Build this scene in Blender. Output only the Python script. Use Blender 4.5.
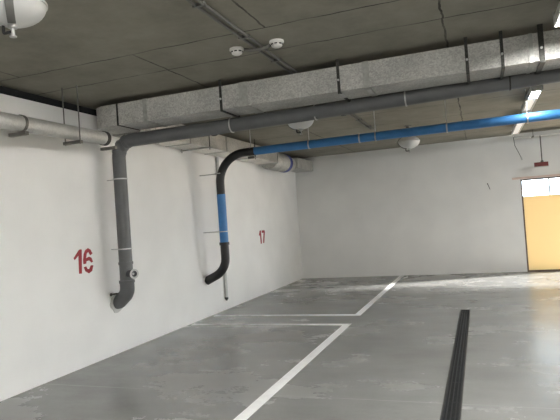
import bpy, bmesh, math, random
from mathutils import Vector, Matrix
random.seed(7)
S = bpy.context.scene
for o in list(bpy.data.objects):
    bpy.data.objects.remove(o, do_unlink=True)
COL = S.collection

# ------------------------------------------------------------------ camera
cam_d = bpy.data.cameras.new('camera'); cam = bpy.data.objects.new('camera', cam_d); COL.objects.link(cam)
cam_d.sensor_fit = 'HORIZONTAL'; cam_d.sensor_width = 36.0; cam_d.lens = 541.66 / 560 * 36
cam_d.clip_start = 0.05; cam_d.clip_end = 300
r_, u_, f_ = (Vector((0.93572709, 0.34564386, -0.07032169)), Vector((0.07284362, 0.00570524, 0.99732706)),
              Vector((-0.34512117, 0.93834843, 0.0198394)))
m = Matrix((r_, u_, -f_)).transposed().to_4x4(); m.translation = (0, 0, 1.5)
cam.matrix_world = m
S.camera = cam
# ------------------------------------------------------------------ sky, sun, exposure
W = bpy.data.worlds.new('sky'); S.world = W; W.use_nodes = True
bg = W.node_tree.nodes['Background']; bg.inputs[0].default_value = (0.78, 0.89, 1.0, 1); bg.inputs[1].default_value = 9.0
sun_d = bpy.data.lights.new('sun', 'SUN'); sun_d.energy = 26.0; sun_d.angle = math.radians(6.0); sun_d.color = (1, 0.97, 0.93)
sun = bpy.data.objects.new('sun', sun_d); COL.objects.link(sun)
sd = Vector((-0.93, -0.37, 0)).normalized() * math.cos(math.radians(19)); sd.z = -math.sin(math.radians(19))
sun.rotation_euler = sd.to_track_quat('-Z', 'Y').to_euler()
LAMP = 320.0
GLARE = 220.0
GLARE_FAR = 85.0
S.view_settings.view_transform = 'Standard'; S.view_settings.look = 'None'
S.view_settings.exposure = 0.16; S.view_settings.gamma = 1.0
S.view_settings.use_curve_mapping = False

B = bmesh.new
# ------------------------------------------------------------------ helpers
def lin(r, g, b):
    f = lambda c: (c / 255 / 12.92) if c / 255 <= 0.04045 else ((c / 255 + 0.055) / 1.055) ** 2.4
    return (f(r), f(g), f(b), 1)

def mat(name, col, rough=0.6, metal=0.0, noise=None, bump=0.0, bscale=40, emit=None, spec=0.5):
    """noise = (scale, amount) multiplies the colour by a soft mottling"""
    M = bpy.data.materials.new(name); M.use_nodes = True
    nt = M.node_tree; b = nt.nodes['Principled BSDF']
    b.inputs['Base Color'].default_value = col; b.inputs['Roughness'].default_value = rough
    b.inputs['Metallic'].default_value = metal; b.inputs['Specular IOR Level'].default_value = spec
    tc = nt.nodes.new('ShaderNodeTexCoord')
    if noise:
        n = nt.nodes.new('ShaderNodeTexNoise'); n.inputs['Scale'].default_value = noise[0]; n.inputs['Detail'].default_value = 6
        nt.links.new(tc.outputs['Object'], n.inputs['Vector'])
        mr = nt.nodes.new('ShaderNodeMapRange'); mr.inputs[1].default_value = 0.3; mr.inputs[2].default_value = 0.7
        mr.inputs[3].default_value = 1 - noise[1]; mr.inputs[4].default_value = 1 + noise[1]
        nt.links.new(n.outputs['Fac'], mr.inputs[0])
        mx = nt.nodes.new('ShaderNodeVectorMath'); mx.operation = 'SCALE'; mx.inputs[0].default_value = col[:3]
        nt.links.new(mr.outputs[0], mx.inputs['Scale']); nt.links.new(mx.outputs[0], b.inputs['Base Color'])
    if bump:
        n2 = nt.nodes.new('ShaderNodeTexNoise'); n2.inputs['Scale'].default_value = bscale; n2.inputs['Detail'].default_value = 4
        nt.links.new(tc.outputs['Object'], n2.inputs['Vector'])
        bp = nt.nodes.new('ShaderNodeBump'); bp.inputs['Strength'].default_value = bump; bp.inputs['Distance'].default_value = 0.01
        nt.links.new(n2.outputs['Fac'], bp.inputs['Height']); nt.links.new(bp.outputs[0], b.inputs['Normal'])
    if emit:
        b.inputs['Emission Color'].default_value = emit[0]; b.inputs['Emission Strength'].default_value = emit[1]
    return M

def box(bm, x0, x1, y0, y1, z0, z1, bev=0.0):
    vs = [bm.verts.new((x, y, z)) for z in (z0, z1) for y in (y0, y1) for x in (x0, x1)]
    fs = [bm.faces.new([vs[i] for i in q]) for q in ((0, 2, 3, 1), (4, 5, 7, 6), (0, 1, 5, 4), (2, 6, 7, 3), (0, 4, 6, 2), (1, 3, 7, 5))]
    if bev:
        es = list({e for f in fs for e in f.edges})
        bmesh.ops.bevel(bm, geom=es, offset=bev, segments=2, affect='EDGES', profile=0.5)
    return bm

def obox(bm, c, ax, ay, az, hx, hy, hz):
    c = Vector(c); ax, ay, az = Vector(ax).normalized(), Vector(ay).normalized(), Vector(az).normalized()
    vs = [bm.verts.new(c + ax * hx * sx + ay * hy * sy + az * hz * sz) for sz in (-1, 1) for sy in (-1, 1) for sx in (-1, 1)]
    for q in ((0, 2, 3, 1), (4, 5, 7, 6), (0, 1, 5, 4), (2, 6, 7, 3), (0, 4, 6, 2), (1, 3, 7, 5)):
        bm.faces.new([vs[i] for i in q])
    return bm

def prism(bm, pts, a0, a1, place):
    """pts 2-D outline; place(u, v, w) -> xyz"""
    lo = [bm.verts.new(place(u, v, a0)) for u, v in pts]; hi = [bm.verts.new(place(u, v, a1)) for u, v in pts]
    n = len(pts)
    bm.faces.new(lo); bm.faces.new(hi[::-1])
    for i in range(n):
        bm.faces.new((lo[i], hi[i], hi[(i + 1) % n], lo[(i + 1) % n]))
    return bm

def fillet(pts, rads, seg=12):
    out = [Vector(pts[0])]
    for i in range(1, len(pts) - 1):
        p, a, b = Vector(pts[i]), Vector(pts[i - 1]), Vector(pts[i + 1]); r = rads[i - 1]
        d1, d2 = (a - p).normalized(), (b - p).normalized(); ang = d1.angle(d2)
        if r <= 0 or abs(ang - math.pi) < 1e-3:
            out.append(p); continue
        t = r / math.tan(ang / 2); c = p + (d1 + d2).normalized() * (r / math.sin(ang / 2))
        s, e = p + d1 * t - c, p + d2 * t - c; tot = s.angle(e); axis = s.cross(e).normalized()
        for k in range(seg + 1):
            out.append(c + Matrix.Rotation(tot * k / seg, 3, axis) @ s)
    out.append(Vector(pts[-1])); return out

def tube(bm, path, r, n=20, caps=True, inner=None):
    path = [Vector(p) for p in path]; rr = r if callable(r) else (lambda i: r)
    tan = []
    for i in range(len(path)):
        a = path[max(i - 1, 0)]; b = path[min(i + 1, len(path) - 1)]; tan.append((b - a).normalized())
    t0 = tan[0]; nrm = t0.orthogonal().normalized(); rings = []
    for i, p in enumerate(path):
        t = tan[i]; nrm = (nrm - t * nrm.dot(t)).normalized(); bi = t.cross(nrm)
        rings.append([bm.verts.new(p + (nrm * math.cos(2 * math.pi * k / n) + bi * math.sin(2 * math.pi * k / n)) * rr(i)) for k in range(n)])
    for i in range(len(rings) - 1):
        for k in range(n):
            bm.faces.new((rings[i][k], rings[i][(k + 1) % n], rings[i + 1][(k + 1) % n], rings[i + 1][k]))
    if caps:
        bm.faces.new(rings[0][::-1]); bm.faces.new(rings[-1])
    return bm

def lathe(bm, prof, c=(0, 0, 0), axis=(0, 0, 1), n=28):
    c, a = Vector(c), Vector(axis).normalized(); u = a.orthogonal().normalized(); v = a.cross(u); rings = []
    for r, h in prof:
        if r < 1e-6: rings.append([bm.verts.new(c + a * h)])
        else: rings.append([bm.verts.new(c + a * h + (u * math.cos(2 * math.pi * k / n) + v * math.sin(2 * math.pi * k / n)) * r) for k in range(n)])
    for i in range(len(rings) - 1):
        A, B = rings[i], rings[i + 1]
        for k in range(n):
            q = [A[k % len(A)], A[(k + 1) % len(A)], B[(k + 1) % len(B)], B[k % len(B)]]
            q2 = []
            for x in q:
                if x not in q2: q2.append(x)
            if len(q2) > 2: bm.faces.new(q2)
    return bm

def obj(name, bm, material, parent=None, smooth=False, off=None):
    bmesh.ops.recalc_face_normals(bm, faces=bm.faces)
    me = bpy.data.meshes.new(name); bm.to_mesh(me); bm.free()
    if smooth:
        for p in me.polygons: p.use_smooth = True
        me.set_sharp_from_angle(angle=math.radians(35))
    me.materials.append(material)
    o = bpy.data.objects.new(name, me); COL.objects.link(o)
    if parent is not None:
        o.parent = parent
        me.transform(Matrix.Translation(-Vector(parent['base'])))
    return o

def objs(name, bm, material, parent, smooth=False):
    """one part per separate piece in bm"""
    out = []; left = set(bm.verts)
    while left:
        seed = left.pop(); isl = {seed}; st = [seed]
        while st:
            for e in st.pop().link_edges:
                for v in e.verts:
                    if v not in isl: isl.add(v); st.append(v)
        left -= isl
        nb = B(); mp = {}
        for v in sorted(isl, key=lambda q: q.index): mp[v] = nb.verts.new(v.co)
        for f in {f for v in isl for f in v.link_faces}: nb.faces.new([mp[v] for v in f.verts])
        out.append(obj(name, nb, material, parent, smooth))
    bm.free(); return out

def sub(part, o):
    o.parent = part; return o

def tag(o, label, cat, group=None):
    o['label'] = label; o['category'] = cat
    if group: o['group'] = group
    return o

def thing(name, label, cat, loc, group=None):
    o = bpy.data.objects.new(name, None); COL.objects.link(o); o.location = loc; o['base'] = list(loc)
    o.empty_display_size = 0.1
    return tag(o, label, cat, group)

def struct(name, bm, material, **k):
    o = obj(name, bm, material, **k)
    if o.parent is None: o['kind'] = 'structure'
    return o

# ------------------------------------------------------------------ materials
def line_tools(nt):
    L = nt.links.new; N = nt.nodes.new
    def op(o, a, b=None):
        n = N('ShaderNodeMath'); n.operation = o
        for i, v in enumerate((a, b)):
            if v is None: continue
            if isinstance(v, (int, float)): n.inputs[i].default_value = v
            else: L(v, n.inputs[i])
        return n.outputs[0]
    def line(c, v, w): return op('LESS_THAN', op('ABSOLUTE', op('SUBTRACT', c, v)), w)
    return op, line

def concrete_ceiling():
    M = bpy.data.materials.new('concrete_ceiling'); M.use_nodes = True; nt = M.node_tree; b = nt.nodes['Principled BSDF']
    L = nt.links.new; N = nt.nodes.new; op, line = line_tools(nt)
    tc = N('ShaderNodeTexCoord')
    warp = N('ShaderNodeTexNoise'); warp.inputs['Scale'].default_value = 5; warp.inputs['Detail'].default_value = 5
    L(tc.outputs['Object'], warp.inputs['Vector'])
    wv = N('ShaderNodeVectorMath'); wv.operation = 'MULTIPLY_ADD'; wv.inputs[1].default_value = (0.05, 0.05, 0); L(warp.outputs['Color'], wv.inputs[0])
    of = N('ShaderNodeVectorMath'); of.operation = 'ADD'; of.inputs[1].default_value = (-0.025, -0.025, 0); L(tc.outputs['Object'], of.inputs[0]); L(of.outputs[0], wv.inputs[2])
    sp = N('ShaderNodeSeparateXYZ'); L(wv.outputs[0], sp.inputs[0]); X, Y = sp.outputs[0], sp.outputs[1]
    near = op('LESS_THAN', Y, 3.99); far = op('SUBTRACT', 1.0, near)
    seams = None
    for v in (-2.1, 1.5, 3.99, 4.56, 6.9, 8.3, 9.4, 10.7, 11.9):
        l = line(Y, v, 0.008); seams = l if seams is None else op('MAXIMUM', seams, l)
    for v in (-2.73, -0.17, 2.4): seams = op('MAXIMUM', seams, op('MULTIPLY', line(X, v, 0.009), far))
    for v in (-4.0, -1.49, 1.05): seams = op('MAXIMUM', seams, op('MULTIPLY', line(X, v, 0.008), near))
    fade = N('ShaderNodeTexNoise'); fade.inputs['Scale'].default_value = 2.3; fade.inputs['Detail'].default_value = 5; L(tc.outputs['Object'], fade.inputs['Vector'])
    fr = N('ShaderNodeMapRange'); fr.inputs[1].default_value = 0.36; fr.inputs[2].default_value = 0.6; fr.inputs[3].default_value = 0.3; fr.inputs[4].default_value = 0.9
    L(fade.outputs['Fac'], fr.inputs[0])
    n1 = N('ShaderNodeTexNoise'); n1.inputs['Scale'].default_value = 1.6; n1.inputs['Detail'].default_value = 12; n1.inputs['Roughness'].default_value = 0.7
    L(tc.outputs['Object'], n1.inputs['Vector'])
    cr = N('ShaderNodeValToRGB'); cr.color_ramp.elements[0].position = 0.3; cr.color_ramp.elements[1].position = 0.7
    cr.color_ramp.elements[0].color = (0.19, 0.18, 0.148, 1); cr.color_ramp.elements[1].color = (0.29, 0.274, 0.227, 1)
    L(n1.outputs['Fac'], cr.inputs[0])
    mx = N('ShaderNodeMix'); mx.data_type = 'RGBA'; mx.inputs[7].default_value = (0.03, 0.028, 0.024, 1)
    L(op('MULTIPLY', fr.outputs[0], seams), mx.inputs['Factor']); L(cr.outputs[0], mx.inputs[6])
    L(mx.outputs[2], b.inputs['Base Color']); b.inputs['Roughness'].default_value = 0.85; b.inputs['Specular IOR Level'].default_value = 0.25
    bp = N('ShaderNodeBump'); bp.inputs['Strength'].default_value = 0.3; bp.inputs['Distance'].default_value = 0.01
    L(n1.outputs['Fac'], bp.inputs['Height']); L(bp.outputs[0], b.inputs['Normal'])
    return M

def polished_floor():
    M = bpy.data.materials.new('polished_concrete'); M.use_nodes = True; nt = M.node_tree; b = nt.nodes['Principled BSDF']
    L = nt.links.new; N = nt.nodes.new; op, line = line_tools(nt)
    tc = N('ShaderNodeTexCoord')
    def noise(scale, detail, rough, dist=0.0, stretch=None):
        n = N('ShaderNodeTexNoise'); n.inputs['Scale'].default_value = scale; n.inputs['Detail'].default_value = detail
        n.inputs['Roughness'].default_value = rough; n.inputs['Distortion'].default_value = dist
        if stretch:
            mp = N('ShaderNodeMapping'); mp.inputs['Scale'].default_value = stretch[0]; mp.inputs['Rotation'].default_value = (0, 0, stretch[1])
            L(tc.outputs['Object'], mp.inputs['Vector']); L(mp.outputs[0], n.inputs['Vector'])
        else: L(tc.outputs['Object'], n.inputs['Vector'])
        return n.outputs['Fac']
    big = noise(0.55, 3, 0.5); mid = noise(1.5, 3, 0.5, 0, ((0.8, 1.1, 1), 0.3)); arcs = noise(5, 2, 0.5, 0, ((0.45, 1.7, 1), -0.25)); fine = noise(24, 6, 0.65)
    mixv = op('ADD', op('ADD', op('MULTIPLY', big, 0.45), op('MULTIPLY', mid, 0.35)), op('ADD', op('MULTIPLY', arcs, 0.1), op('MULTIPLY', fine, 0.1)))
    cr = N('ShaderNodeValToRGB'); e = cr.color_ramp.elements
    e[0].position = 0.34; e[0].color = (0.15, 0.152, 0.147, 1); e[1].position = 0.64; e[1].color = (0.285, 0.287, 0.277, 1)
    L(mixv, cr.inputs[0])
    sp = N('ShaderNodeSeparateXYZ'); L(tc.outputs['Object'], sp.inputs[0])
    j = op('MULTIPLY', op('MAXIMUM', line(sp.outputs[1], 4.37, 0.006), line(sp.outputs[1], 9.4, 0.008)), 0.4)
    mx = N('ShaderNodeMix'); mx.data_type = 'RGBA'; mx.inputs[7].default_value = (0.42, 0.42, 0.4, 1)
    L(j, mx.inputs['Factor']); L(cr.outputs[0], mx.inputs[6]); L(mx.outputs[2], b.inputs['Base Color'])
    rr = N('ShaderNodeMapRange'); rr.inputs[1].default_value = 0.44; rr.inputs[2].default_value = 0.66; rr.inputs[3].default_value = 0.22; rr.inputs[4].default_value = 0.34
    L(mixv, rr.inputs[0]); L(rr.outputs[0], b.inputs['Roughness'])
    b.inputs['Specular IOR Level'].default_value = 0.45
    return M

def foil(name, col, rough, metal=0.75, sparkle=0.25):
    M = bpy.data.materials.new(name); M.use_nodes = True; nt = M.node_tree; b = nt.nodes['Principled BSDF']
    L = nt.links.new; N = nt.nodes.new; tc = N('ShaderNodeTexCoord')
    v = N('ShaderNodeTexVoronoi'); v.inputs['Scale'].default_value = 80; L(tc.outputs['Object'], v.inputs['Vector'])
    n = N('ShaderNodeTexNoise'); n.inputs['Scale'].default_value = 3; n.inputs['Detail'].default_value = 8; L(tc.outputs['Object'], n.inputs['Vector'])
    mr = N('ShaderNodeMapRange'); mr.inputs[1].default_value = 0.3; mr.inputs[2].default_value = 0.7; mr.inputs[3].default_value = 0.8; mr.inputs[4].default_value = 1.12; L(n.outputs['Fac'], mr.inputs[0])
    sv = N('ShaderNodeSeparateXYZ'); L(v.outputs['Color'], sv.inputs[0])
    mr2 = N('ShaderNodeMapRange'); mr2.inputs[3].default_value = 1 - sparkle; mr2.inputs[4].default_value = 1 + sparkle; L(sv.outputs[0], mr2.inputs[0])
    mu = N('ShaderNodeMath'); mu.operation = 'MULTIPLY'; L(mr.outputs[0], mu.inputs[0]); L(mr2.outputs[0], mu.inputs[1])
    sc = N('ShaderNodeVectorMath'); sc.operation = 'SCALE'; sc.inputs[0].default_value = col[:3]; L(mu.outputs[0], sc.inputs['Scale']); L(sc.outputs[0], b.inputs['Base Color'])
    b.inputs['Metallic'].default_value = metal; b.inputs['Roughness'].default_value = rough
    bp = N('ShaderNodeBump'); bp.inputs['Strength'].default_value = 0.35; bp.inputs['Distance'].default_value = 0.008
    L(v.outputs['Distance'], bp.inputs['Height']); L(bp.outputs[0], b.inputs['Normal'])
    return M

M_ceil = concrete_ceiling(); M_floor = polished_floor()
M_wall = mat('white_painted_plaster', (0.84, 0.835, 0.815, 1), 0.75, noise=(1.6, 0.035), bump=0.12, bscale=14, spec=0.3)
M_black = mat('black_joint_foam', (0.006, 0.006, 0.007, 1), 0.9, noise=(20, 0.2))
M_duct = foil('foil_duct_insulation', (0.49, 0.485, 0.46, 1), 0.5, 0.3, 0.2)
M_duct2 = foil('bright_foil', (0.72, 0.70, 0.66, 1), 0.32, 0.85, 0.14)
M_ndfoil = foil('dull_foil', (0.52, 0.52, 0.50, 1), 0.5, 0.4, 0.08)
M_strap = mat('dark_perforated_strap', (0.045, 0.045, 0.04, 1), 0.55, 0.6, noise=(60, 0.4))
M_joint = mat('aluminium_tape', (0.40, 0.40, 0.375, 1), 0.45, 0.4, noise=(25, 0.15))
M_zinc = mat('zinc_plated_steel', (0.55, 0.55, 0.54, 1), 0.4, 0.8, noise=(30, 0.1))
M_dzinc = mat('dull_channel_steel', (0.14, 0.135, 0.12, 1), 0.5, 0.6, noise=(30, 0.2))
M_rubber = mat('dark_grey_insulation', (0.10, 0.103, 0.105, 1), 0.45, noise=(5, 0.12), bump=0.15, bscale=30)
M_hose = mat('black_foam_sleeve', (0.012, 0.012, 0.012, 1), 0.42, noise=(10, 0.3), bump=0.2, bscale=40)
M_blue = mat('blue_foam_sleeve', (0.045, 0.20, 0.48, 1), 0.45, noise=(6, 0.1), bump=0.1, bscale=40)
M_dblue = mat('dark_blue_plastic', (0.03, 0.05, 0.3, 1), 0.4, noise=(10, 0.1))
M_white = mat('white_enamel', (0.56, 0.56, 0.545, 1), 0.35, noise=(8, 0.03))
M_wplas = mat('white_plastic', (0.7, 0.69, 0.66, 1), 0.4, noise=(8, 0.03))
M_grey = mat('grey_plastic_conduit', (0.13, 0.127, 0.115, 1), 0.5, noise=(9, 0.1))
M_pale = mat('pale_grey_plastic', (0.55, 0.55, 0.53, 1), 0.5, noise=(9, 0.05))
M_line = mat('white_road_paint', (0.93, 0.935, 0.93, 1), 0.5, noise=(14, 0.06))
M_red = mat('red_stencil_paint', (0.30, 0.012, 0.02, 1), 0.6, noise=(18, 0.12))
M_sign = mat('red_sign_plate', (0.17, 0.03, 0.025, 1), 0.4, noise=(14, 0.15))
M_iron = mat('black_cast_iron', (0.014, 0.015, 0.016, 1), 0.6, 0.2, noise=(40, 0.4))
M_rail = mat('grey_steel_rail', (0.045, 0.043, 0.038, 1), 0.6, 0.3, noise=(30, 0.4))
M_trough = mat('drain_trough', (0.012, 0.012, 0.012, 1), 0.8, noise=(20, 0.3))
M_frame = mat('brown_door_frame', (0.12, 0.075, 0.055, 1), 0.5, noise=(12, 0.15))
M_lintel = mat('pale_pink_lintel', (0.75, 0.60, 0.53, 1), 0.6, noise=(12, 0.06))
M_bar = mat('grey_glazing_bar', (0.20, 0.19, 0.18, 1), 0.5, noise=(12, 0.1))
M_ground = mat('pale_yard_concrete', (0.85, 0.64, 0.43, 1), 0.9, noise=(2, 0.1))
M_dark = mat('black_plastic', (0.01, 0.01, 0.01, 1), 0.5, noise=(20, 0.2))
M_redc = mat('red_cable_sheath', (0.30, 0.05, 0.03, 1), 0.5, noise=(20, 0.1))
M_led = mat('led_diffuser', (0.9, 0.9, 0.88, 1), 0.4, emit=((1.0, 0.985, 0.95, 1), LAMP))
M_glare = mat('led_diffuser_glare', (0.9, 0.9, 0.88, 1), 0.4, emit=((1.0, 0.985, 0.95, 1), GLARE))
M_glare2 = mat('led_diffuser_dimmer', (0.9, 0.9, 0.88, 1), 0.4, emit=((1.0, 0.985, 0.95, 1), GLARE_FAR))
M_clear = mat('milky_lamp_cover', (0.72, 0.71, 0.69, 1), 0.35, noise=(8, 0.03), emit=((1.0, 0.95, 0.87, 1), 0.35))

def sheet():
    M = bpy.data.materials.new('yellow_translucent_sheet'); M.use_nodes = True; nt = M.node_tree; nt.nodes.clear()
    N = nt.nodes.new; L = nt.links.new
    out = N('ShaderNodeOutputMaterial'); d = N('ShaderNodeBsdfDiffuse'); t = N('ShaderNodeBsdfTranslucent'); mx = N('ShaderNodeMixShader')
    tc = N('ShaderNodeTexCoord'); n = N('ShaderNodeTexNoise'); n.inputs['Scale'].default_value = 0.8; L(tc.outputs['Object'], n.inputs['Vector'])
    cr = N('ShaderNodeValToRGB'); cr.color_ramp.elements[0].color = (0.90, 0.76, 0.46, 1); cr.color_ramp.elements[1].color = (0.93, 0.79, 0.50, 1); L(n.outputs['Fac'], cr.inputs[0])
    L(cr.outputs[0], d.inputs['Color']); L(cr.outputs[0], t.inputs['Color']); mx.inputs[0].default_value = 0.17
    L(d.outputs[0], mx.inputs[1]); L(t.outputs[0], mx.inputs[2]); L(mx.outputs[0], out.inputs[0]); return M
M_sheet = sheet()
def glass():
    M = bpy.data.materials.new('window_glass'); M.use_nodes = True; nt = M.node_tree; nt.nodes.clear()
    N = nt.nodes.new; L = nt.links.new
    out = N('ShaderNodeOutputMaterial'); g = N('ShaderNodeBsdfGlossy'); t = N('ShaderNodeBsdfTransparent'); mx = N('ShaderNodeMixShader'); fr = N('ShaderNodeFresnel')
    g.inputs['Roughness'].default_value = 0.02; t.inputs['Color'].default_value = (0.93, 0.95, 0.95, 1); fr.inputs[0].default_value = 1.45
    L(fr.outputs[0], mx.inputs[0]); L(t.outputs[0], mx.inputs[1]); L(g.outputs[0], mx.inputs[2]); L(mx.outputs[0], out.inputs[0]); return M
M_glass = glass()

# ------------------------------------------------------------------ the room
XL, XR, YB, YF, H = -4.32, 8.0, 13.05, -4.5, 3.035
GX0, GX1, GY1 = -0.378, -0.236, 8.42          # slot of the floor drain
bm = B()
box(bm, XL - 0.3, GX0, YF - 0.2, YB + 0.3, -0.2, 0); box(bm, GX1, XR + 0.2, YF - 0.2, YB + 0.3, -0.2, 0)
box(bm, GX0, GX1, GY1, YB + 0.3, -0.2, 0)
struct('floor', bm, M_floor)
struct('ceiling', box(B(), XL - 0.3, XR + 0.2, YF - 0.2, YB + 0.3, H, H + 0.2), M_ceil)
struct('wall_left', box(B(), XL - 0.3, XL, YF - 0.2, YB + 0.3, 0, 2.94), M_wall)
struct('trim_1', box(B(), XL - 0.3, XL - 0.05, YF - 0.2, YB + 0.3, 2.94, H), M_black)
DX0, DX1, DH = 0.885, 7.6, 2.035
GWX = 5.0                                       # from here on the unseen gateway is made taller to let in more light
LX1 = 2.0                                       # the yellow leaf ends here; beyond it the gateway stands open
bm = B(); box(bm, XL, DX0, YB, YB + 0.12, 0, H); box(bm, DX0, GWX, YB, YB + 0.12, DH, H); box(bm, GWX, DX1, YB, YB + 0.12, 2.4, H); box(bm, DX1, XR, YB, YB + 0.12, 0, H)
struct('wall_back', bm, M_wall)
struct('wall_right', box(B(), XR, XR + 0.2, YF - 0.2, YB + 0.3, 0, H), M_wall)
struct('wall_front', box(B(), XL, XR, YF - 0.2, YF, 0, H), M_wall)
struct('trim_2', box(B(), DX0 - 0.165, GWX, YB - 0.03, YB + 0.02, DH + 0.005, DH + 0.05, 0.004), M_lintel)
bm = B(); box(bm, -40, 40, YB + 0.3, YB + 60, -0.25, -0.03)
struct('ground', bm, M_ground)

# door: yellow sheet below, glazed strip above
door = bpy.data.objects.new('door_1', None); COL.objects.link(door); door.location = (DX0, YB, 0); door['base'] = [DX0, YB, 0]; door['kind'] = 'structure'
PY = YB + 0.012
bm = B(); box(bm, DX0 + 0.002, DX0 + 0.03, YB + 0.0, YB + 0.05, 0, DH); box(bm, LX1 - 0.04, LX1 - 0.002, YB + 0.0, YB + 0.05, 0, DH)
box(bm, DX0 + 0.03, LX1 - 0.04, PY - 0.02, PY + 0.04, DH - 0.03, DH - 0.002)
obj('door_frame', bm, M_frame, door)
obj('door_panel', box(B(), DX0 + 0.03, LX1 - 0.04, PY - 0.005, PY + 0.012, 0.032, 1.655), M_sheet, door)
obj('threshold', box(B(), DX0 + 0.03, LX1 - 0.04, PY - 0.01, PY + 0.03, 0.0, 0.032), M_frame, door)
bm = B()
for x in (1.45,): box(bm, x - 0.014, x + 0.014, PY - 0.012, PY + 0.02, 1.655, DH - 0.03)
obj('glazing_bars', bm, M_bar, door)
obj('transom', box(B(), DX0 + 0.03, LX1 - 0.04, PY - 0.002, PY + 0.01, 1.90, 1.906), M_bar, door)
obj('window_pane', box(B(), DX0 + 0.03, LX1 - 0.04, PY + 0.022, PY + 0.027, 1.66, DH - 0.03), M_glass, door)

# ------------------------------------------------------------------ floor markings, wall numbers
LT = 0.0015
bm = B(); box(bm, -1.89, -1.785, 2.35, 7.41, 0.0, LT); box(bm, -4.27, -1.89, 7.30, 7.41, 0.0, LT); box(bm, -4.27, -1.89, 2.35, 2.44, 0.0, LT)
tag(obj('parking_line', bm, M_line), 'white painted bay outline on the floor, nearer one, running off below the frame', 'parking line', 'parking bay outlines')
bm = B(); box(bm, -1.89, -1.79, 8.01, 12.98, 0.0, LT); box(bm, -4.25, -1.89, 8.01, 8.13, 0.0, LT)
tag(obj('parking_line', bm, M_line), 'white painted bay outline on the floor, farther one, reaching the back wall', 'parking line', 'parking bay outlines')
onwall = lambda u, v, w: (XL + w, u, v)
bm = B()
for poly in ([(4.917, 1.244), (5.009, 1.329), (5.03, 1.335), (5.057, 1.331), (5.036, 1.057), (4.989, 1.059), (4.996, 1.265), (4.933, 1.219)],
             [(5.236, 1.272), (5.202, 1.322), (5.162, 1.339), (5.115, 1.321), (5.083, 1.274), (5.069, 1.209), (5.069, 1.160), (5.117, 1.162), (5.125, 1.190), (5.173, 1.194), (5.208, 1.166), (5.236, 1.172), (5.214, 1.222), (5.172, 1.239), (5.122, 1.226), (5.136, 1.277), (5.164, 1.294), (5.196, 1.252)],
             [(5.073, 1.124), (5.097, 1.074), (5.155, 1.045), (5.211, 1.067), (5.239, 1.131), (5.193, 1.135), (5.164, 1.095), (5.132, 1.100), (5.114, 1.132)]):
    prism(bm, poly, 0.0, 0.002, onwall)
tag(obj('bay_number', bm, M_red), 'red stencilled number 16 on the white wall left of the grey pipe', 'number', 'red bay numbers')
bm = B()
for poly in ([(10.375, 1.235), (10.43, 1.322), (10.475, 1.328), (10.50, 1.322), (10.505, 1.052), (10.445, 1.052), (10.435, 1.24), (10.40, 1.215)],
             [(10.54, 1.325), (10.70, 1.325), (10.715, 1.285), (10.64, 1.058), (10.575, 1.058), (10.635, 1.272), (10.545, 1.272)]):
    prism(bm, poly, 0.0, 0.002, onwall)
tag(obj('bay_number', bm, M_red), 'red stencilled number 17 on the white wall near the far corner', 'number', 'red bay numbers')

# ------------------------------------------------------------------ floor drain
dr = thing('floor_drain', 'long black slotted drain channel let into the grey floor', 'drain', (-0.307, GY1, 0))
bm = B(); box(bm, GX0 + 0.001, GX1 - 0.001, YF, GY1 - 0.002, -0.15, -0.10)
obj('channel', bm, M_trough, dr)
bm = B()
box(bm, GX0 + 0.001, GX0 + 0.012, YF, GY1 - 0.002, -0.10, 0.003); box(bm, GX1 - 0.012, GX1 - 0.001, YF, GY1 - 0.002, -0.10, 0.003)
box(bm, GX0 + 0.012, GX1 - 0.012, GY1 - 0.014, GY1 - 0.002, -0.10, 0.003)
objs('rail', bm, M_rail, dr)
y = GY1 - 0.016
while y > 2.5:
    bm = B(); y0 = y - 0.498
    for x in (GX0 + 0.014, -0.342, -0.311, -0.280, GX1 - 0.022):
        box(bm, x, x + 0.008, y0, y, -0.02, 0.002)
    k = y0 + 0.004
    while k < y - 0.006:
        box(bm, GX0 + 0.014, GX1 - 0.014, k, k + 0.011, -0.016, -0.001); k += 0.0243
    obj('grate', bm, M_iron, dr); y -= 0.5

# ------------------------------------------------------------------ big duct across the ceiling
DZ0, DZ1, DY0, DY1 = 2.722, 2.968, 5.18, 5.60
duct = thing('air_duct', 'large square foil wrapped air duct crossing under the ceiling behind the hanger straps', 'air duct', (-3.9, 5.4, DZ0))
pts = [(XR, DY0), (-3.97, DY0)] + [(-3.97 + 0.25 * math.cos(a), DY0 + 0.25 + 0.25 * math.sin(a)) for a in [math.radians(270 - 90 * k / 8) for k in range(1, 9)]]
pts += [(-4.22, 5.66), (-3.84, 5.66), (-3.78, DY1), (XR, DY1)]
obj('duct_body', prism(B(), pts, DZ0, DZ1, lambda u, v, w: (u, v, w)), M_duct, duct)
for x, w, mm in ((-3.80, 0.02, M_strap), (-3.43, 0.05, M_joint), (-2.22, 0.10, M_joint), (-0.93, 0.06, M_joint), (0.52, 0.03, M_joint), (2.0, 0.06, M_joint)):
    bm = B(); box(bm, x - w / 2, x + w / 2, DY0 - 0.006, DY1 + 0.006, DZ0 - 0.006, DZ1 + 0.004)
    obj('joint_band', bm, mm, duct)
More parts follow.
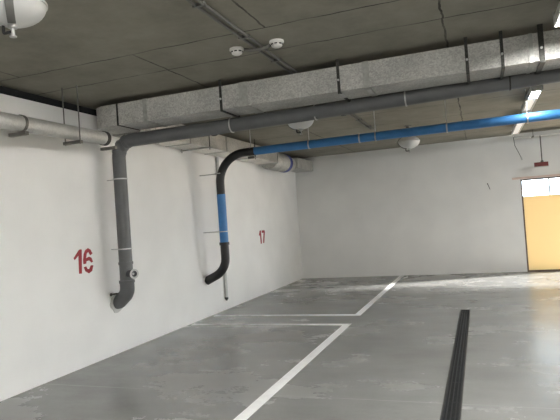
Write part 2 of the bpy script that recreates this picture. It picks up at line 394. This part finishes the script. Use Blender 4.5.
for x in (-2.48, -1.20, -0.01, 0.285, 0.60, 1.9, 3.2):
    w = 0.028 if x != 0.60 else 0.045
    bm = B(); box(bm, x - w / 2, x + w / 2, DY0 - 0.012, DY0 - 0.007, DZ0 - 0.02, H)
    box(bm, x - w / 2, x + w / 2, DY0 - 0.012, DY1 + 0.012, DZ0 - 0.022, DZ0 - 0.014)
    box(bm, x - w / 2, x + w / 2, DY1 + 0.008, DY1 + 0.012, DZ0 - 0.02, H)
    st = obj('hanger_strap', bm, M_strap, duct)
    bm = B(); lathe(bm, [(0, 0), (0.011, 0), (0.011, 0.012), (0, 0.014)], (x, DY0 - 0.012, 2.83), (0, -1, 0), 8)
    c = obj('bolt', bm, M_zinc, duct); c.parent = st
for x in (-1.20, -0.93):
    bm = B(); box(bm, x - 0.01, x + 0.035, DY0 + 0.02, DY0 + 0.2, DZ0 - 0.028, DZ0 - 0.022)
    obj('tape_tag', bm, M_zinc, duct)

# duct going on along the left wall to the back corner
wd = thing('wall_duct', 'bright foil duct along the top of the left wall, running to the far corner', 'air duct', (-4.05, 8, 2.71))
FX0, FX1, FZ0, FZ1 = -4.25, -3.84, 2.705, 2.955
obj('duct_body', box(B(), FX0, FX1, 5.90, 10.5, FZ0, FZ1, 0.004), M_duct2, wd)
bm = B(); prism(bm, [(FX0, FZ0), (FX1, FZ0), (FX1, FZ1), (FX0, FZ1)], 0, 1, lambda u, v, w: (u, 5.665 + 0.235 * w, v + 0.003 * (1 - w)))
obj('duct_transition', bm, M_duct, wd)
for yy in (6.9, 8.1, 9.3):
    obj('joint_band', box(B(), FX0 - 0.004, FX1 + 0.006, yy - 0.015, yy + 0.015, FZ0 - 0.006, FZ1 + 0.003), M_joint, wd)
obj('end_flange', box(B(), FX0 - 0.02, FX1 + 0.015, 10.5, 10.54, FZ0 - 0.02, FZ1 + 0.015), M_zinc, wd)
bm = B(); prof = []
for k in range(60): prof.append((0.195 + 0.006 * (k % 2), 10.54 + k * 0.85 / 59))
lathe(bm, [(0, 10.54)] + prof + [(0, 11.39)], (-4.06, 0, 2.785), (0, 1, 0), 28)
obj('flexible_section', bm, M_duct, wd, smooth=True)
bm = B(); lathe(bm, [(0, 11.39), (0.205, 11.39), (0.205, 11.55), (0, 11.55)], (-4.06, 0, 2.785), (0, 1, 0), 28)
obj('collar', bm, M_dblue, wd, smooth=True)
bm = B(); lathe(bm, [(0, 11.55), (0.17, 11.55), (0.17, 11.85), (0, 11.85)], (-4.06, 0, 2.785), (0, 1, 0), 28)
obj('sleeve', bm, M_duct2, wd, smooth=True)
obj('end_box', box(B(), FX0 - 0.03, FX1, 11.85, YB, 2.685, 2.93, 0.004), M_duct, wd)
for yy in (7.4, 9.2):
    bm = B(); tube(bm, [(FX1 + 0.05, yy, 2.66), (FX1 + 0.05, yy, H)], 0.006, 8); tube(bm, [(FX0 - 0.03, yy, 2.66), (FX0 - 0.03, yy, H)], 0.006, 8)
    objs('hanger_rod', bm, M_strap, wd)
    obj('hanger_rail', box(B(), FX0 - 0.05, FX1 + 0.09, yy - 0.018, yy + 0.018, 2.684, 2.70), M_zinc, wd)

# round foil duct on the near part of the left wall
nd = thing('round_duct', 'round foil covered duct along the top of the left wall, left of the grey pipe', 'air duct', (-3.87, 3, 2.55))
NX = -3.87
bm = B(); tube(bm, [(NX, YF, 2.55), (NX, 3.0, 2.55), (NX, 4.98, 2.555)], 0.073, 28)
obj('duct_body', bm, M_ndfoil, nd, smooth=True)
bm = B(); lathe(bm, [(0, 4.98), (0.08, 4.98), (0.08, 5.03), (0, 5.03)], (NX, 0, 2.555), (0, 1, 0), 28)
obj('collar', bm, M_rail, nd, smooth=True)
for yy in (1.2, 2.6, 3.82):
    bm = B(); lathe(bm, [(0.073, yy), (0.079, yy), (0.079, yy + 0.03), (0.073, yy + 0.03)], (NX, 0, 2.555), (0, 1, 0), 28)
    obj('clamp', bm, M_dzinc, nd, smooth=True)
for yy in (1.25, 3.80, 5.075):
    obj('hanger_rail', box(B(), NX - 0.10, NX + 0.10, yy - 0.02, yy + 0.02, 2.435, 2.467), M_dzinc, nd)
yy = 4.50
obj('hanger_rail', box(B(), NX - 0.11, NX + 0.11, yy - 0.02, yy + 0.02, 2.435, 2.467), M_dzinc, nd)
for x, dy in ((NX + 0.095, 0.0), (NX - 0.095, 0.0)):
    bm = B(); tube(bm, [(x, yy + dy, 2.43), (x, yy + dy, H)], 0.0065, 8); obj('hanger_rod', bm, M_grey, nd)

# ------------------------------------------------------------------ grey insulated pipe
gp = thing('drain_pipe', 'thick dark grey insulated pipe crossing under the duct and down the left wall', 'pipe', (-4.12, 5.69, 0.6))
R = 0.081
VX, VY = -4.12, 5.59
def gz(x): return 2.63 + (x + 3.04) * 0.018
path = fillet([(VX, VY, 0.80), (VX, VY, gz(-4.12)), (-3.0, 5.67, gz(-3.0)), (-1.0, 5.70, gz(-1)), (XR - 0.005, 5.72, gz(XR))], [0.2, 0, 0], 14)
obj('pipe_run', tube(B(), path, R, 28), M_rubber, gp, smooth=True)
# crumpled insulation where the bend was wrapped
bm = B()
for a in (20, 45, 70):
    c = Vector((VX + 0.19, VY, gz(VX) - 0.19)); d = Vector((-math.cos(math.radians(a)), 0, math.sin(math.radians(a))))
    t = Vector((math.sin(math.radians(a)), 0, math.cos(math.radians(a))))
    lathe(bm, [(R, -0.03), (R + 0.006, -0.022), (R + 0.007, 0.018), (R, 0.028)], c + d * 0.19, t, 24)
objs('elbow_wrap', bm, M_rubber, gp, True)
low = fillet([(VX, VY, 0.88), (VX, VY, 0.75), (XL + 0.035, VY + 0.05, 0.635), (XL + 0.001, VY + 0.05, 0.632)], [0.13, 0.05], 12)
obj('bottom_elbow', tube(B(), low, R + 0.006, 28), M_rubber, gp, smooth=True)
bm = B(); lathe(bm, [(R, 0.87), (R + 0.014, 0.872), (R + 0.014, 0.905), (R, 0.907)], (VX, VY, 0), (0, 0, 1), 28)
lathe(bm, [(R, 1.10), (R + 0.008, 1.10), (R + 0.008, 1.13), (R, 1.13)], (VX, VY, 0), (0, 0, 1), 28)
objs('coupling', bm, M_rubber, gp, True)
ca = Vector((0.88, -0.38, 0.0)).normalized()
bm = B(); lathe(bm, [(0, 0.0), (0.05, 0.0), (0.05, 0.10), (0.058, 0.10), (0.058, 0.135), (0.036, 0.135), (0.036, 0.11), (0, 0.11)], Vector((VX, VY, 0.985)) + ca * 0.04, ca, 24)
cl = obj('cleanout_branch', bm, M_rubber, gp, smooth=True)
bm = B(); lathe(bm, [(0.036, 0.134), (0.059, 0.134), (0.059, 0.141), (0.036, 0.141)], Vector((VX, VY, 0.985)) + ca * 0.04, ca, 24)
lathe(bm, [(0, 0.111), (0.014, 0.111), (0.014, 0.12), (0, 0.12)], Vector((VX, VY, 0.985)) + ca * 0.04, ca, 8)
c2 = obj('cleanout_ring', bm, M_pale, gp, smooth=True); c2.parent = cl
bm = B()
pl = [(0.125 * math.cos(2 * math.pi * k / 20) * random.uniform(0.9, 1.2), 0.12 * math.sin(2 * math.pi * k / 20) * random.uniform(0.9, 1.15)) for k in range(20)]
prism(bm, pl, 0, 0.006, lambda u, v, w: (XL + w, VY + 0.05 + u, 0.62 + v))
obj('mortar_patch', bm, M_pale, gp)
bm = B(); lathe(bm, [(0, 0), (0.018, 0), (0.018, 0.012), (0, 0.012)], (XL, VY - 0.07, 0.74), (1, 0, 0), 12); tube(bm, [(XL + 0.01, VY - 0.07, 0.74), (XL + 0.09, VY - 0.05, 0.75)], 0.01, 8)
obj('wall_bracket', bm, M_dzinc, gp, smooth=True)
def ring(c, axis, r, w=0.014):
    bm = B(); lathe(bm, [(r, -w / 2), (r + 0.007, -w / 2), (r + 0.007, w / 2), (r, w / 2)], c, axis, 24); return bm
def clamp(root, c, axis, r, w, rod0, rod1, rod_r, mm=None):
    k = obj('clamp', ring(c, axis, r, w), mm or M_zinc, root, smooth=True)
    if rod0: sub(k, obj('clamp_rod', tube(B(), [rod0, rod1], rod_r, 8), mm or M_zinc, root, smooth=True))
for z in (2.15, 1.29):
    clamp(gp, (VX, VY, z), (0, 0, 1), R, 0.014, (VX - R, VY, z), (XL, VY, z), 0.006)
for x in (-3.62, -2.6, -1.6, -0.63, 0.36, 1.5, 2.8, 4.0):
    y_ = 5.67 if x < -2 else 5.70
    clamp(gp, (x, y_, gz(x)), (1, 0, 0), R, 0.014, (x, y_, gz(x) + R), (x, y_, H), 0.006, M_zinc if x < 0 else M_strap)
bm = B()
for x in (-2.86, -1.3): lathe(bm, [(R, -0.02), (R + 0.004, -0.02), (R + 0.004, 0.02), (R, 0.02)], (x, 5.71, gz(x)), (1, 0, 0), 28)
objs('seam_tape', bm, M_hose, gp, True)

# ------------------------------------------------------------------ blue pipe
bp_ = thing('water_pipe', 'blue insulated pipe with black bends crossing behind the grey pipe and down the wall', 'pipe', (-3.95, 8.0, 0.6))
RB = 0.064; BX, BY, BZ = -3.95, 8.0, 2.64
obj('pipe_run', tube(B(), [(-3.33, BY, BZ), (0.5, BY + 0.02, BZ + 0.01), (XR, BY + 0.02, BZ + 0.02)], RB, 24), M_blue, bp_, smooth=True)
up = fillet([(BX, BY, 1.98), (BX, BY, BZ - 0.005), (-3.30, BY, BZ)], [0.46], 18)
obj('black_bend', tube(B(), up, RB + 0.003, 24), M_hose, bp_, smooth=True)
obj('blue_sleeve', tube(B(), [(BX, BY, 1.19), (BX, BY, 2.0)], RB + 0.006, 24), M_blue, bp_, smooth=True)
lo = fillet([(BX, BY, 1.21), (BX, BY, 0.76), (XL + 0.001, BY, 0.59)], [0.32], 18)
obj('black_bend', tube(B(), lo, RB + 0.006, 24), M_hose, bp_, smooth=True)
bm = B(); lathe(bm, [(RB + 0.004, 1.17), (RB + 0.018, 1.17), (RB + 0.018, 1.215), (RB + 0.004, 1.215)], (BX, BY, 0), (0, 0, 1), 24)
obj('coupling', bm, M_hose, bp_, smooth=True)
for z in (2.34, 1.39):
    clamp(bp_, (BX, BY, z), (0, 0, 1), RB + 0.008, 0.014, (BX - RB, BY, z), (XL, BY, z), 0.008)
for x in (-3.37, -2.39, -1.6, -1.36, -0.35, 0.69, 1.8, 3.0, 4.2):
    p0 = (x, BY + 0.01, BZ + RB) if x != -1.6 else None
    clamp(bp_, (x, BY + 0.01, BZ + 0.003), (1, 0, 0), RB, 0.02, p0, (x, BY + 0.01, H), 0.007)
obj('rail_hanger', box(B(), -3.42, -3.32, BY - 0.02, BY + 0.02, BZ - RB - 0.05, BZ - RB - 0.012), M_dzinc, bp_)

# thin drain tube down the wall behind the blue pipe
bm = B(); tube(bm, [(XL + 0.034, 8.62, 0.22), (XL + 0.034, 8.62, 2.70)], 0.03, 12)
t = thing('thin_pipe', 'thin pale pipe on the left wall behind the blue one, ending just above the floor', 'pipe', (XL + 0.034, 8.62, 0.18))
obj('tube', bm, M_pale, t, smooth=True)
bm = B(); lathe(bm, [(0, 0.165), (0.012, 0.165), (0.032, 0.20), (0.032, 0.225), (0, 0.225)], (XL + 0.034, 8.62, 0), (0, 0, 1), 12)
obj('black_tip', bm, M_dark, t, smooth=True)

# ------------------------------------------------------------------ ceiling: conduit, detectors, extinguishers
cd = thing('conduit', 'pair of thin grey conduits clipped along the concrete ceiling by the detectors', 'conduit', (-1.7, 4, H))
for dx in (-0.028, 0.028):
    bm = B(); tube(bm, [(-1.70 + dx, YF, H - 0.015), (-1.70 + dx, 9.7, H - 0.015)], 0.012, 10); obj('tube', bm, M_grey, cd, smooth=True)
bm = B()
for k in range(13): box(bm, -1.75, -1.65, 0.3 + k * 0.75, 0.32 + k * 0.75, H - 0.029, H - 0.002)
objs('clip', bm, M_grey, cd)
bm = B(); tube(bm, fillet([(-1.588, 4.36, H - 0.02), (-1.62, 4.37, H - 0.03), (-1.70, 4.37, H - 0.035), (-1.78, 4.36, H - 0.03), (-1.828, 4.35, H - 0.02)], [0.03] * 3, 5), 0.014, 10)
obj('branch_tube', bm, M_grey, cd, smooth=True)
def detector(x, y, label):
    d = thing('smoke_detector', label, 'smoke detector', (x, y, H), 'smoke detectors by the conduit')
    bm = B(); lathe(bm, [(0, 0), (0.062, 0), (0.064, -0.016), (0.058, -0.022), (0, -0.022)], (x, y, H), (0, 0, 1), 28); obj('base', bm, M_wplas, d, smooth=True)
    bm = B(); lathe(bm, [(0.05, -0.022), (0.05, -0.034), (0.044, -0.048), (0.03, -0.056), (0, -0.058)], (x, y, H), (0, 0, 1), 28); obj('sensor_cap', bm, M_wplas, d, smooth=True)
    bm = B()
    for k in range(8):
        a = 2 * math.pi * k / 8 + 0.2; ax = Vector((math.cos(a), math.sin(a), 0)); ay = Vector((-math.sin(a), math.cos(a), 0))
        obox(bm, Vector((x, y, H - 0.033)) + ax * 0.049, ax, ay, (0, 0, 1), 0.003, 0.012, 0.0045)
    objs('vent_slot', bm, M_dark, d)
detector(-1.895, 4.34, 'white dome smoke detector left of the ceiling conduit')
detector(-1.52, 4.34, 'white dome smoke detector right of the ceiling conduit')

def extinguisher(x, y, z, label, ang):
    e = thing('fire_extinguisher', label, 'fire extinguisher', (x, y, H), 'ceiling fire extinguisher modules')
    bm = B(); lathe(bm, [(0, H - z), (0.07, H - z), (0.07, H - z - 0.01), (0.03, H - z - 0.012), (0.03, 0.08), (0, 0.08)], (x, y, z), (0, 0, 1), 20)
    obj('ceiling_mount', bm, M_dzinc, e, smooth=True)
    zz = 0
    prof = [(0, 0.098), (0.09, 0.092)] + [(0.19 * math.cos(a), 0.10 * math.sin(a)) for a in [math.radians(55 - k * 8) for k in range(7)]]
    prof += [(0.197, 0.006), (0.197, -0.006)]
    prof += [(0.19 * math.cos(a), 0.125 * math.sin(a)) for a in [math.radians(-4 - k * 8) for k in range(11)]] + [(0, -0.125)]
    bm = B(); lathe(bm, prof, (x, y, z), (0, 0, 1), 40)
    obj('bowl', bm, M_white, e, smooth=True)
    # dark strip imitating the crescent of shadow on one side of the bowl
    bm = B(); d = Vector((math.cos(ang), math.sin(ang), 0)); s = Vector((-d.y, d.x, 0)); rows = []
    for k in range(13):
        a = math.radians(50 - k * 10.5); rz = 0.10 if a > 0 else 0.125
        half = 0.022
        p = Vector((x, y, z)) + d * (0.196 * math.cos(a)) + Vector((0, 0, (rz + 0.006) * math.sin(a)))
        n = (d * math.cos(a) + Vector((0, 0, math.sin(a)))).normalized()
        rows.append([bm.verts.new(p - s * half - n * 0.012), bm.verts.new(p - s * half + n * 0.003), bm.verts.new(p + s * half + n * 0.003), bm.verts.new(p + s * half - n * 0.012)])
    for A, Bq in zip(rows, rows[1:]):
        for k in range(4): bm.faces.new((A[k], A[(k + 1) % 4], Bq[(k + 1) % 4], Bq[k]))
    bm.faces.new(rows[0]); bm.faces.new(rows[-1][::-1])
    obj('shade_strip', bm, M_grey, e, smooth=True)
    bm = B(); lathe(bm, [(0, -0.12), (0.028, -0.12), (0.028, -0.14), (0.012, -0.142), (0.012, -0.185), (0.02, -0.187), (0.02, -0.193), (0, -0.193)], (x, y, z), (0, 0, 1), 16)
    obj('nozzle', bm, M_zinc, e, smooth=True)
    bm = B(); tube(bm, fillet([(x - 0.06, y - 0.01, z - 0.118), (x - 0.06, y - 0.01, z - 0.165), (x + 0.0, y - 0.01, z - 0.165)], [0.01], 4), 0.009, 8)
    obj('detector_bracket', bm, M_dark, e, smooth=True)
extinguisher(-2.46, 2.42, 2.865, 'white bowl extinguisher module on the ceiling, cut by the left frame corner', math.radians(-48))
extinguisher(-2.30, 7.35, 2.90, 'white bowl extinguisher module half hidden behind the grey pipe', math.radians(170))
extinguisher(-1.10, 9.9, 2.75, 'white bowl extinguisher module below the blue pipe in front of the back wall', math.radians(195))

# ------------------------------------------------------------------ lamps in a row along the lane
def lamp(y0, y1, label, lit, x=0.77, strong=True):
    l = thing('strip_lamp', label, 'lamp', (x, (y0 + y1) / 2, H), 'strip lamps above the lane')
    if strong: hp = [(-0.055, 2.926), (-0.065, 2.945), (-0.05, 2.985), (0.05, 2.985), (0.065, 2.945), (0.055, 2.926)]
    else: hp = [(-0.066, 2.885), (-0.066, 2.945), (-0.05, 2.985), (0.05, 2.985), (0.066, 2.945), (0.066, 2.885), (0.05, 2.885), (0.05, 2.926), (-0.05, 2.926), (-0.05, 2.885)]
    bm = B(); prism(bm, hp, y0, y1, lambda u, v, w: (x + u, w, v)); obj('housing', bm, M_pale, l)
    bm = B()
    for yy in (y0 + 0.25, y1 - 0.25): box(bm, x - 0.02, x + 0.02, yy - 0.02, yy + 0.02, 2.985, H)
    objs('mount', bm, M_dzinc, l)
    def cover(a, b, name, mm):
        bm = B()
        if strong: prof = [(-0.05 * math.cos(math.radians(t)), 2.925 - 0.055 * math.sin(math.radians(t))) for t in range(0, 181, 15)]
        else: prof = [(-0.047, 2.925), (-0.047, 2.902), (0.047, 2.902), (0.047, 2.925)]
        prism(bm, prof, a, b, lambda u, v, w: (x + u, w, v)); obj(name, bm, mm, l)
    if lit: cover(y0 + 0.02, y0 + lit, 'lit_diffuser', M_led if strong else (M_glare if y0 < 5 else M_glare2))
    else: lit = 0.02
    if y0 + lit < y1 - 0.1: cover(y0 + lit + 0.002, y1 - 0.02, 'milky_cover', M_clear)
    for yy in (y0, y1 - 0.02):
        pass
    bm = B(); box(bm, x - 0.066, x + 0.066, y0, y0 + 0.018, 2.868, 2.986, 0.004); box(bm, x - 0.066, x + 0.066, y1 - 0.018, y1, 2.868, 2.986, 0.004); objs('end_cap', bm, M_pale, l)
lamp(3.4, 4.78, 'white strip lamp on the ceiling in the top right corner', 1.36, 0.72, strong=False)
lamp(7.35, 9.0, 'white strip lamp with a glaring lit end between the grey and blue pipes', 0.62, strong=False)
lamp(9.7, 11.8, 'white strip lamp beyond the blue pipe, ending near the cable tray', 0.0, strong=False)
lamp(-2.6, -1.22, 'lit strip lamp in the ceiling row behind the camera', 1.36)
lamp(0.4, 1.78, 'lit strip lamp in the ceiling row beside the camera', 1.36)
lamp(7.6, 8.98, 'added unseen strip lamp over the far side of the lane, brightening the far floor', 1.36, 3.9)  # extra lamp out of view, added to lift the light on the far floor

# ------------------------------------------------------------------ cable tray, sign, cables at the far right
TY = 12.62
tr = thing('cable_tray', 'perforated white metal cable tray under the ceiling along the back wall', 'cable tray', (0.8, TY, 2.92))
bm = B(); prism(bm, [(TY - 0.1, 2.905), (TY + 0.1, 2.905), (TY + 0.1, 2.975), (TY + 0.096, 2.975), (TY + 0.096, 2.909), (TY - 0.096, 2.909), (TY - 0.096, 2.985), (TY - 0.1, 2.985)], 0.80, XR, lambda u, v, w: (w, u, v))
obj('tray', bm, M_white, tr)
bm = B()
for x in (1.16, 2.4, 3.6, 4.8): box(bm, x - 0.02, x + 0.02, TY - 0.12, TY + 0.12, 2.885, 2.905); tube(bm, [(x, TY - 0.112, 2.885), (x, TY - 0.11, H)], 0.006, 8)
objs('hanger', bm, M_dzinc, tr)
bm = B(); tube(bm, [(0.82, TY - 0.05, 2.95), (2.0, TY - 0.06, 2.985), (XR, TY - 0.05, 2.96)], 0.014, 8)
tag(obj('cable', bm, M_redc), 'reddish cable lying in the tray along the back wall', 'cable')
sg = thing('hanging_sign', 'small dark red sign plate hung on a rod above the yellow door', 'sign', (1.28, 12.6, 2.25))
bm = B(); box(bm, 1.145, 1.415, 12.585, 12.615, 2.255, 2.345, 0.003); obj('plate', bm, M_sign, sg)
bm = B(); box(bm, 1.14, 1.42, 12.58, 12.62, 2.24, 2.256); obj('edge_strip', bm, M_pale, sg)
bm = B(); tube(bm, [(1.30, 12.6, 2.345), (1.30, 12.6, 2.903)], 0.011, 8); obj('rod', bm, M_dzinc, sg)
bm = B(); lathe(bm, [(0, 0), (0.03, 0), (0.03, 0.02), (0.012, 0.04), (0, 0.04)], (1.30, 12.6, 2.345), (0, 0, 1), 10); obj('rod_nut', bm, M_dzinc, sg)
bm = B(); tube(bm, [(0.785, 12.6, 2.93), (0.80, 12.6, 2.75), (0.90, 12.6, 2.50)], 0.006, 8)
t = thing('dangling_cable', 'thin grey wire dangling from the left end of the cable tray', 'cable', (0.9, 12.6, 2.43))
obj('wire', bm, M_dzinc, t)
bm = B(); tube(bm, [(0.90, 12.6, 2.50), (0.92, 12.6, 2.43)], 0.014, 8); obj('bare_end', bm, M_pale, t)
bm = B()
pp = []
for k in range(41):
    x = -1.10 + k * 0.1; sag = 0.05 * math.sin(math.pi * min(1, (x + 1.1) / 1.85)) if x < 0.75 else 0.04 * math.sin(math.pi * min(1, (x - 0.75) / 2.15))
    pp.append((x, 9.75 - 0.45 * min(1, (x + 1.1) / 1.85), 2.90 - sag))
tube(bm, pp, 0.011, 8)
tag(obj('power_cable', bm, M_hose), 'dark sagging cable slung from the extinguisher to the strip lamp behind the blue pipe', 'cable')
bm = B(); lathe(bm, [(0, 0), (0.012, 0), (0.012, 0.03), (0, 0.03)], (0.205, YB, 2.0), (0, -1, 0), 8); tube(bm, [(0.205, YB - 0.02, 2.0), (0.22, YB - 0.03, 1.96), (0.25, YB - 0.012, 1.87)], 0.006, 6)
tag(obj('wall_hook', bm, M_dark), 'small dark hook with a wire tail on the back wall left of the door', 'hook')
